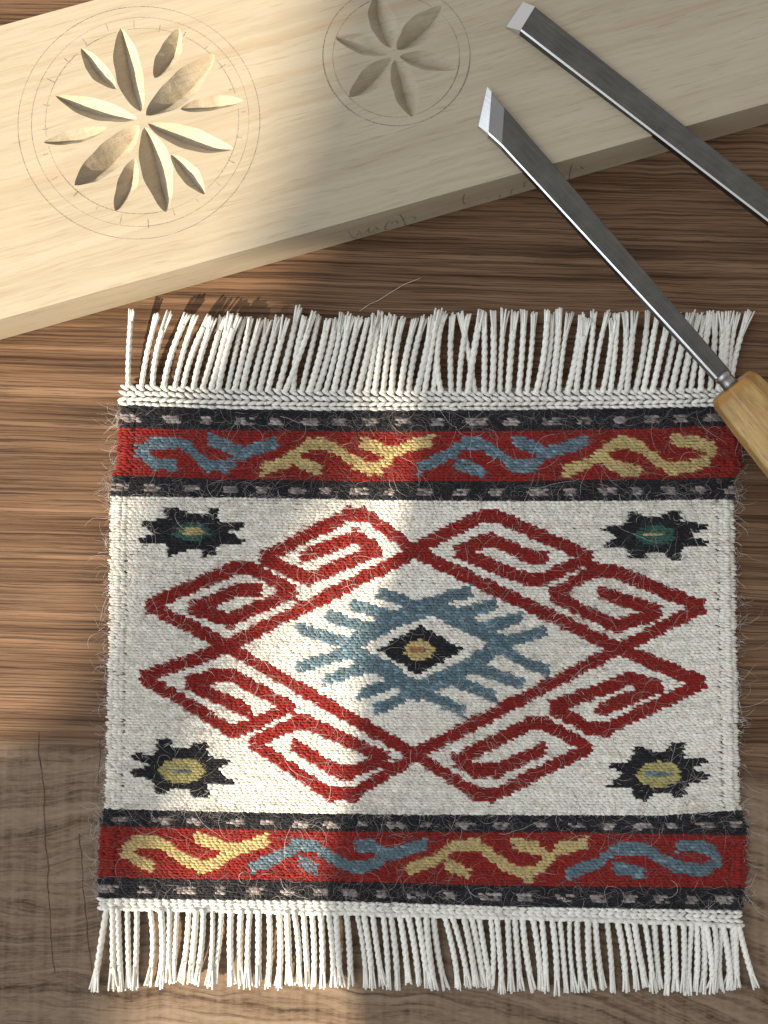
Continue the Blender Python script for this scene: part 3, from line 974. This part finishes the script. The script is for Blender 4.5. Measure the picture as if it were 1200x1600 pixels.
# yarn ends wander a little at the edge of a motif
jx = SX + rng.normal(0, 0.3, len(SX)); jy = SY + 0.0
for mi, (nm, lab, par, colr, fn) in enumerate(motifs):
    region = sec == ('field' if par in ('field', 'medallion', 'diamond', 'star') else par)
    hit = region & fn(jx, jy)
    mid_[hit] = mi
    SC[hit] = colr
# pale dashes inside the black stripes
for k, (y0, y1, x0) in enumerate(((yB, yC, 200), (yD, yE, 178), (yF, yG, 238), (yH, yI, 165))):
    s_ = sec == 'stripe_%d' % k
    f = (SY - y0(SX)) / (y1(SX) - y0(SX))
    ph = ((SX - x0 + 9 * np.sin(SX / 83.0)) / 53.5) % 1.0
    wd_ = 0.42 + 0.10 * np.sin(np.floor((SX - x0) / 53.5) * 2.7 + k)
    hit = s_ & (ph < wd_) & (f > 0.38) & (f < 0.78) & (rng.random(len(SX)) < 0.92)
    SC[hit] = np.array(DASH) * rng.uniform(0.35, 1.15, hit.sum())[:, None]
# yarn dye variation
var = rng.normal(1.0, 0.05, (len(SX), 1)) + 0.05 * np.sin(SY / 3.3 + 2 * np.sin(SX / 60))[:, None]
SC = SC * np.clip(var, 0.7, 1.25)
SC = SC + rng.normal(0, 0.012, SC.shape) * SC
isb = np.array([m >= 0 and motifs[m][3] is BLUE for m in mid_])
fl_ = isb & (rng.random(len(SX)) < 0.35)
SC[fl_] = SC[fl_] * rng.uniform(1.0, 1.9, fl_.sum())[:, None]
bleed = (mid_ == -1) & (sec == 'field') & (rng.random(len(SX)) < 0.05)
SC[bleed] *= np.array([1.0, 0.93, 0.88])
blk = SC.max(1) < 0.03
SC[blk] += rng.uniform(0, 0.012, blk.sum())[:, None]

def build_group(mask, name, parent, label=None):
    n = mask.sum()
    o = stitches(name, SX[mask], SY[mask], rng.normal(6.9, 0.6, n), rng.normal(2.65, 0.22, n), rng.normal(-0.16, 0.09, n), SZ[mask], SC[mask], parent)
    if label: o['label'] = label
    return o

# backing of warp threads below the stitches
bp = [(XL(y) + 7, y) for y in np.linspace(606, 1416, 30)] + [(XR(y) - 7, y) for y in np.linspace(1430, 606, 30)]
bt = np.array([loc_rug(at(x, y, 0.0016)) for x, y in bp])
nb = len(bt)
bb = bt.copy(); bb[:, 2] = 0.0003
V = np.concatenate([bt, bb]);
Q = [(i, (i + 1) % nb, nb + (i + 1) % nb, nb + i) for i in range(nb)]
Q2 = [(i, i + 1, nb - 2 - i, nb - 1 - i) for i in range(nb // 2 - 1)]
Q3 = [tuple(nb + k for k in reversed(q_)) for q_ in Q2]
mesh_obj('warp_backing', V, Q + Q2 + Q3, None, M_WARP, rug, smooth=False)

field = build_group((sec == 'field') & (mid_ == -1), 'white_field', rug)
for k in range(4): build_group(sec == 'stripe_%d' % k, 'black_stripe', rug)
par_obj = {'field': rug}
for kk in ('top', 'low'):
    par_obj['band_' + kk] = build_group((sec == 'band_' + kk) & (mid_ == -1), 'red_band', rug)
last = {}
for mi, (nm, lab, par, colr, fn) in enumerate(motifs):
    msk = mid_ == mi
    if not msk.any(): continue
    if par == 'star': p = last['star']
    elif par in ('medallion', 'diamond'): p = last['medallion']
    else: p = par_obj[par]
    o = build_group(msk, nm, p, lab)
    if nm == 'star_motif': last['star'] = o
    if nm == 'blue_medallion': last['medallion'] = o

# headings: chained cotton cords across both ends
def heading(y0, y1, rows, name):
    px, py, hl, r, ti, zz, cc = [], [], [], [], [], [], []
    for f, tilt, h_, rr, dz, pitch in rows:
        yy = y0(650) * (1 - f) + y1(650) * f
        x = np.arange(XL(yy) + 5, XR(yy) - 4, pitch) + rng.normal(0, 0.5)
        x = x + rng.normal(0, 0.5, len(x))
        px.append(x); py.append(y0(x) * (1 - f) + y1(x) * f + rng.normal(0, 0.4, len(x)))
        n = len(x)
        hl.append(rng.normal(h_, 0.4, n)); r.append(rng.normal(rr, 0.15, n)); ti.append(rng.normal(tilt, 0.06, n))
        zz.append(np.full(n, ZR - 0.0001 + dz)); cc.append(np.array(COTTON)[None] * rng.normal(1, 0.05, (n, 1)))
    return stitches(name, np.concatenate(px), np.concatenate(py), np.concatenate(hl), np.concatenate(r), np.concatenate(ti), np.concatenate(zz), np.concatenate(cc), rug, M_COTTON)
heading(yA, yB, [(0.14, -0.55, 9.0, 3.6, 0.0002, 12.6), (0.42, -0.40, 9.0, 3.7, 0.00022, 12.6), (0.68, 0.22, 9.0, 3.5, 0.0002, 12.6), (0.91, -0.18, 9.0, 3.3, 0.0001, 12.6)], 'heading_cord')
heading(yI, yJ, [(0.12, -0.22, 8.5, 3.3, 0.0, 12.4), (0.38, 0.25, 8.5, 3.2, 0.0001, 12.4), (0.62, -0.25, 8.5, 3.2, 0.0001, 12.4), (0.92, 0.12, 11, 3.9, 0.0001, 12.4)], 'heading_cord')

# fringe cords: (base x, middle x, tip x, tip y)
top_cords = [(200.6, 202, 207, 481), (221, 231, 246, 492), (238.5, 246, 264, 490), (256, 270, 295, 495), (273, 287, 306, 490), (286, 300, 327, 492), (302, 315, 334, 497), (316, 332, 349, 493),
 (329.5, 345, 360, 490), (341, 354, 371, 492), (355, 368, 380, 497), (366, 379, 392, 493), (378, 391, 407, 497), (392, 407, 421, 499), (405, 420, 436, 497), (418, 432, 448, 497), (434, 452, 467, 484),
 (445, 468, 491, 490), (458, 464, 477, 497), (471, 485, 498, 495), (483, 499, 513, 497), (494, 513, 525, 495), (508, 523, 536, 493), (521, 534, 548, 492), (534, 547, 562, 495), (546, 560, 575, 497),
 (559, 574, 586, 494), (573, 585, 595, 490), (585, 594, 602, 494), (598, 606, 614, 492), (612, 618, 630, 496), (625, 635, 649, 494), (638, 648, 663, 498), (651, 665, 677, 495), (663, 672, 685, 483),
 (677, 682, 688, 486), (690, 683, 695, 488), (705, 704, 707, 490), (717, 722, 732, 492), (731, 741, 752, 484), (742, 732, 719, 490), (756, 757, 756, 488), (768, 770, 769, 486), (781, 784, 789, 484),
 (794, 799, 805, 486), (810, 816, 818, 486), (823, 829, 835, 490), (837, 850, 855, 486), (848, 857, 864, 490), (861, 869, 874, 484), (873, 879, 891, 490), (886, 899, 908, 492), (900, 908, 917, 494),
 (914, 923, 929, 484), (926, 935, 950, 486), (941, 951, 957, 494), (953, 961, 964, 490), (967, 979, 976, 488), (979, 986, 991, 486), (992, 1005, 1012, 487), (1005, 1017, 1027, 490), (1019, 1033, 1045, 492),
 (1035, 1048, 1060, 490), (1049, 1063, 1079, 488), (1064, 1077, 1089, 488), (1079, 1089, 1102, 488), (1095, 1101, 1113, 488), (1109, 1116, 1118, 490), (1122, 1128, 1127, 490), (1131, 1134, 1140, 486),
 (1137, 1142, 1152, 490), (1141, 1151, 1171, 486)]
low_cords = [(167, 156, 147, 1546), (176, 176, 177, 1544), (184, 187, 189, 1544), (199, 200, 202, 1540), (214, 213, 211, 1542), (234, 239, 231, 1539), (251, 254, 249, 1540), (265, 265, 262, 1533), (277, 274, 271, 1533),
 (295, 291, 282, 1530), (307, 303, 297, 1536), (318, 314, 306, 1533), (332, 331, 325, 1541), (346, 341, 333, 1536), (361, 360, 363, 1537), (377, 375, 377, 1539), (391, 387, 388, 1540), (404, 404, 404, 1540),
 (420, 422, 418, 1540), (436, 437, 435, 1542), (448, 451, 453, 1541), (459, 466, 467, 1540), (474, 478, 481, 1541), (487, 491, 490, 1540), (501, 504, 504, 1541), (513, 519, 520, 1540), (525, 528, 533, 1543),
 (541, 546, 548, 1541), (557, 567, 571, 1543), (568, 577, 582, 1542), (582, 590, 599, 1542), (598, 604, 607, 1542), (610, 618, 621, 1543), (624, 632, 638, 1541), (637, 648, 655, 1541), (652, 661, 669, 1542),
 (666, 670, 680, 1544), (677, 684, 697, 1544), (694, 708, 716, 1544), (706, 722, 732, 1544), (724, 736, 745, 1544), (736, 747, 757, 1544), (748, 757, 767, 1545), (766, 771, 769, 1538), (776, 781, 785, 1549),
 (793, 796, 799, 1549), (804, 808, 814, 1548), (816, 821, 834, 1549), (832, 841, 845, 1548), (846, 851, 853, 1549), (862, 869, 871, 1550), (874, 881, 884, 1550), (890, 892, 899, 1550), (902, 905, 912, 1550),
 (919, 920, 926, 1547), (930, 934, 942, 1546), (948, 955, 958, 1549), (964, 975, 978, 1549), (978, 987, 994, 1547), (991, 1000, 1011, 1546), (1007, 1017, 1022, 1549), (1022, 1027, 1031, 1545), (1038, 1042, 1042, 1549),
 (1052, 1055, 1057, 1547), (1068, 1069, 1069, 1549), (1081, 1077, 1074, 1554), (1088, 1090, 1087, 1550), (1098, 1101, 1098, 1551), (1103, 1112, 1112, 1550), (1116, 1119, 1111, 1547), (1129, 1138, 1142, 1547), (1128, 1125, 1124, 1549),
 (1144, 1144, 1138, 1547), (1150, 1151, 1154, 1547), (1154, 1166, 1181, 1546)]

def cord(bx, by, mx, tx, ty, i, top):
    n = 52
    t = np.linspace(0, 1, n)
    my = (by + ty) / 2
    # parabola through base, middle and tip
    cxp = 2 * mx - 0.5 * (bx + tx)
    x = (1 - t) ** 2 * bx + 2 * t * (1 - t) * cxp + t ** 2 * tx + 0.35 * np.sin(t * 5 + i * 1.9) * t
    ty = ty + rng.normal(0, 2.0)
    y = by + (ty - by) * t
    x = x + rng.normal(0, 0.7) * np.sin(np.pi * t)
    if top: lift = 0.0016 + 0.0004 * math.sin(i * 2.3) + (0.0010 + 0.0022 * rng.random() + (0.0022 if i < 9 else 0)) * t ** 1.5
    else: lift = 0.0013 + 0.0004 * math.sin(i * 1.3) + (0.0010 * rng.random() + (0.0018 if 6 <= i <= 14 else 0)) * np.sin(np.pi * t * 0.8)
    z = 0.0013 * (1 - t) + lift
    P = loc_rug(at_np(x, y, z))
    R_ = rng.normal(4.75, 0.35) * S * (0.94 if not top else 1.0)
    sp = Soup()
    tone = np.array(COTTON) * rng.normal(1.0, 0.05)
    fray = 0.80 - 0.10 * rng.random()
    ntw = 6.6 + rng.normal(0, 0.3)
    ph0 = rng.random() * 6.28
    tan = np.gradient(P, axis=0); tan /= np.linalg.norm(tan, axis=1)[:, None]
    sd = np.cross(tan, [0, 0, 1.0]); sd /= np.linalg.norm(sd, axis=1)[:, None]
    upv = np.cross(sd, tan)
    k1 = int(n * (fray + 0.08))
    for s_ in range(2):
        ph = ph0 + s_ * math.pi - ntw * 2 * math.pi * t * 0.5 * 2 * 0.80
        C = P + (sd * np.cos(ph)[:, None] + upv * np.sin(ph)[:, None]) * (R_ * 0.30)
        rr = np.full(n, R_ * 0.74) * (1 - 0.35 * np.clip((t - fray) / 0.12, 0, 1))
        V, Q, T = tube(C[:k1], rr[:k1], 6)
        sp.add(V, Q, T, tone)
    # frayed end: loose strands fanning out
    k0 = int(n * fray) - 2
    nf = 6
    spread = rng.uniform(1.5, 5.5) * S
    for f in range(nf):
        s_ = (f + 0.5) / nf * 2 - 1 + rng.normal(0, 0.12)
        tt_ = np.linspace(0, 1, 6)
        base = P[np.linspace(k0, n - 1, 6).astype(int)]
        C = base + sd[-1] * (s_ * (R_ * 0.5 + spread * tt_ ** 1.3))[:, None] + np.array([0, 0, 1.0]) * ((rng.normal(0, 0.35) * R_) * np.ones(6))[:, None]
        C[-1] += tan[-1] * rng.normal(0, 1.8) * S
        V, Q, T = tube(C, np.linspace(R_ * 0.46, R_ * 0.30, 6), 5)
        sp.add(V, Q, T, tone * rng.normal(1.03, 0.04))
    V = np.concatenate(sp.v)
    return sp.build('fringe_cord', M_COTTON, rug)

for i, (b, m_, t_, y_) in enumerate(top_cords): cord(b, float(yA(b)) + 4, m_, t_, y_, i, True)
for i, (b, m_, t_, y_) in enumerate(low_cords): cord(b, float(yJ(b)) - 3, m_, t_, y_, i, False)

# loose wool fibres
def hairs(n, gen, name, parent, nseg=8):
    P = np.zeros((n, nseg + 1, 3)); C = np.zeros((n, 3)); Rr = np.zeros(n)
    for i in range(n):
        x, y, L_, ang, curl, z0, hz, colr, rad = gen(i)
        st = L_ / nseg
        c_ = curl
        z = z0
        for k in range(nseg + 1):
            P[i, k] = (x, y, z0 + hz * math.sin(math.pi * k / nseg))
            x += st * math.cos(ang); y += st * math.sin(ang)
            ang += c_ + rng.normal(0, 0.16)
        C[i] = colr; Rr[i] = rad
    W = loc_rug(at_np(P[..., 0], P[..., 1], P[..., 2]))
    if parent is None: W = W + np.array([rug_c[0], rug_c[1], 0])
    tan = np.gradient(W, axis=1); tan /= np.linalg.norm(tan, axis=2)[..., None] + 1e-12
    a = np.cross(tan, np.array([0.1, 0.2, 1.0])); a /= np.linalg.norm(a, axis=2)[..., None] + 1e-12
    b = np.cross(tan, a)
    taper = np.interp(np.arange(nseg + 1), [0, nseg * 0.7, nseg], [1, 1, 0.35])
    ring = []
    for k in range(3):
        th = 2 * math.pi * k / 3
        ring.append(W + (a * math.cos(th) + b * math.sin(th)) * (Rr[:, None, None] * taper[None, :, None]))
    V = np.stack(ring, 2).reshape(-1, 3)               # n, seg, 3
    base = (np.arange(n) * (nseg + 1) * 3)[:, None, None]
    k = np.arange(nseg)[None, :, None] * 3; j = np.arange(3)[None, None, :]; j2 = (j + 1) % 3
    Q = np.stack([base + k + j, base + k + j2, base + k + 3 + j2, base + k + 3 + j], -1).reshape(-1, 4)
    cc = np.repeat(C, (nseg + 1) * 3, 0)
    o = mesh_obj(name, V, Q, None, M_HAIR, parent, cc)
    return o

def fuzz_gen(i):
    k = rng.integers(len(SX))
    c = SC[k]
    dark = c.max() < 0.06
    lum = c.mean()
    mixw = 0.30 if not dark else 0.10
    if rng.random() < 0.15: colr = np.array([0.50, 0.44, 0.40]) * rng.uniform(0.6, 1.15)
    else: colr = c * rng.uniform(0.8, 1.25) * (1 - mixw) + np.array([0.52, 0.45, 0.42]) * mixw
    L_ = rng.gamma(3.0, 7.0) + 6
    return (SX[k], SY[k], L_, rng.normal(0, 0.9) + (math.pi if rng.random() < 0.5 else 0), rng.normal(0, 0.22), ZR + 0.0004, rng.uniform(0.0001, 0.0007), np.clip(colr, 0, 0.8), rng.uniform(0.000018, 0.000038))
f1 = hairs(4200, fuzz_gen, 'wool_fuzz', rug, 6)
f1['kind'] = 'stuff'
def nap_gen(i):
    k = rng.integers(len(SX))
    c = SC[k] * rng.uniform(0.92, 1.14) + 0.006
    return (SX[k] + rng.normal(0, 6), SY[k] + rng.normal(0, 2), rng.uniform(5, 16), rng.normal(0, 0.6) + (math.pi if rng.random() < 0.5 else 0), rng.normal(0, 0.3),
            ZR + 0.00015, rng.uniform(0.0001, 0.0005), np.clip(c, 0, 0.8), rng.uniform(0.00003, 0.00006))
f0 = hairs(36000, nap_gen, 'wool_nap', rug, 4)
f0['kind'] = 'stuff'
stripes_idx = np.where(np.array([str(s).startswith('stripe') for s in sec]))[0]
def stripe_gen(i):
    k = stripes_idx[rng.integers(len(stripes_idx))]
    g = rng.uniform(0.06, 0.34)
    return (SX[k], SY[k], rng.gamma(3, 8) + 8, rng.uniform(0, 6.28), rng.normal(0, 0.3), ZR + 0.0004, rng.uniform(0.0002, 0.0009), (g * 1.05, g * 0.93, g * 0.9), rng.uniform(0.000022, 0.000042))
f2 = hairs(1300, stripe_gen, 'wool_fuzz', rug, 8)
f2['kind'] = 'stuff'
def long_gen(i):
    k = rng.integers(len(SX))
    g = rng.uniform(0.45, 0.75)
    return (SX[k], SY[k], rng.uniform(35, 95), rng.uniform(0, 6.28), rng.normal(0, 0.17), ZR + 0.0005, rng.uniform(0.0004, 0.0016), (g, g * 0.93, g * 0.88), rng.uniform(0.000024, 0.000042))
f3 = hairs(220, long_gen, 'loose_fibres', rug, 12)
f3['kind'] = 'stuff'
def edge_gen(i):
    left = rng.random() < 0.6
    y = rng.uniform(640, 1405)
    if rng.random() < 0.3: y = rng.choice([655, 765, 1280, 1395]) + rng.normal(0, 10)
    x = XL(y) + rng.uniform(0, 8) if left else XR(y) - rng.uniform(0, 8)
    ang = rng.normal(math.pi if left else 0, 0.8)
    g = rng.uniform(0.4, 0.75)
    return (x, y, rng.gamma(2.2, 7) + 4, ang, rng.normal(0, 0.16), rng.uniform(0.0008, 0.0024), rng.uniform(0, 0.0006), (g, g * 0.92, g * 0.86), rng.uniform(0.00002, 0.00004))
f4 = hairs(750, edge_gen, 'edge_fuzz', rug, 8)
f4['kind'] = 'stuff'

# one stray fibre lying on the table above the fringe
pts = np.array([at(x, y, 0.0006) for x, y in [(562, 486), (578, 475), (592, 469), (612, 456), (632, 444), (648, 438), (658, 434)]])
V, Q, T = tube(pts, 0.00009, 4)
o = mesh_obj('stray_fibre', V, Q, T, M_HAIR, None, np.tile([0.55, 0.5, 0.45], (len(V), 1)))
o['label'] = 'single pale stray wool fibre on the table above the top fringe'
o['category'] = 'fibre'
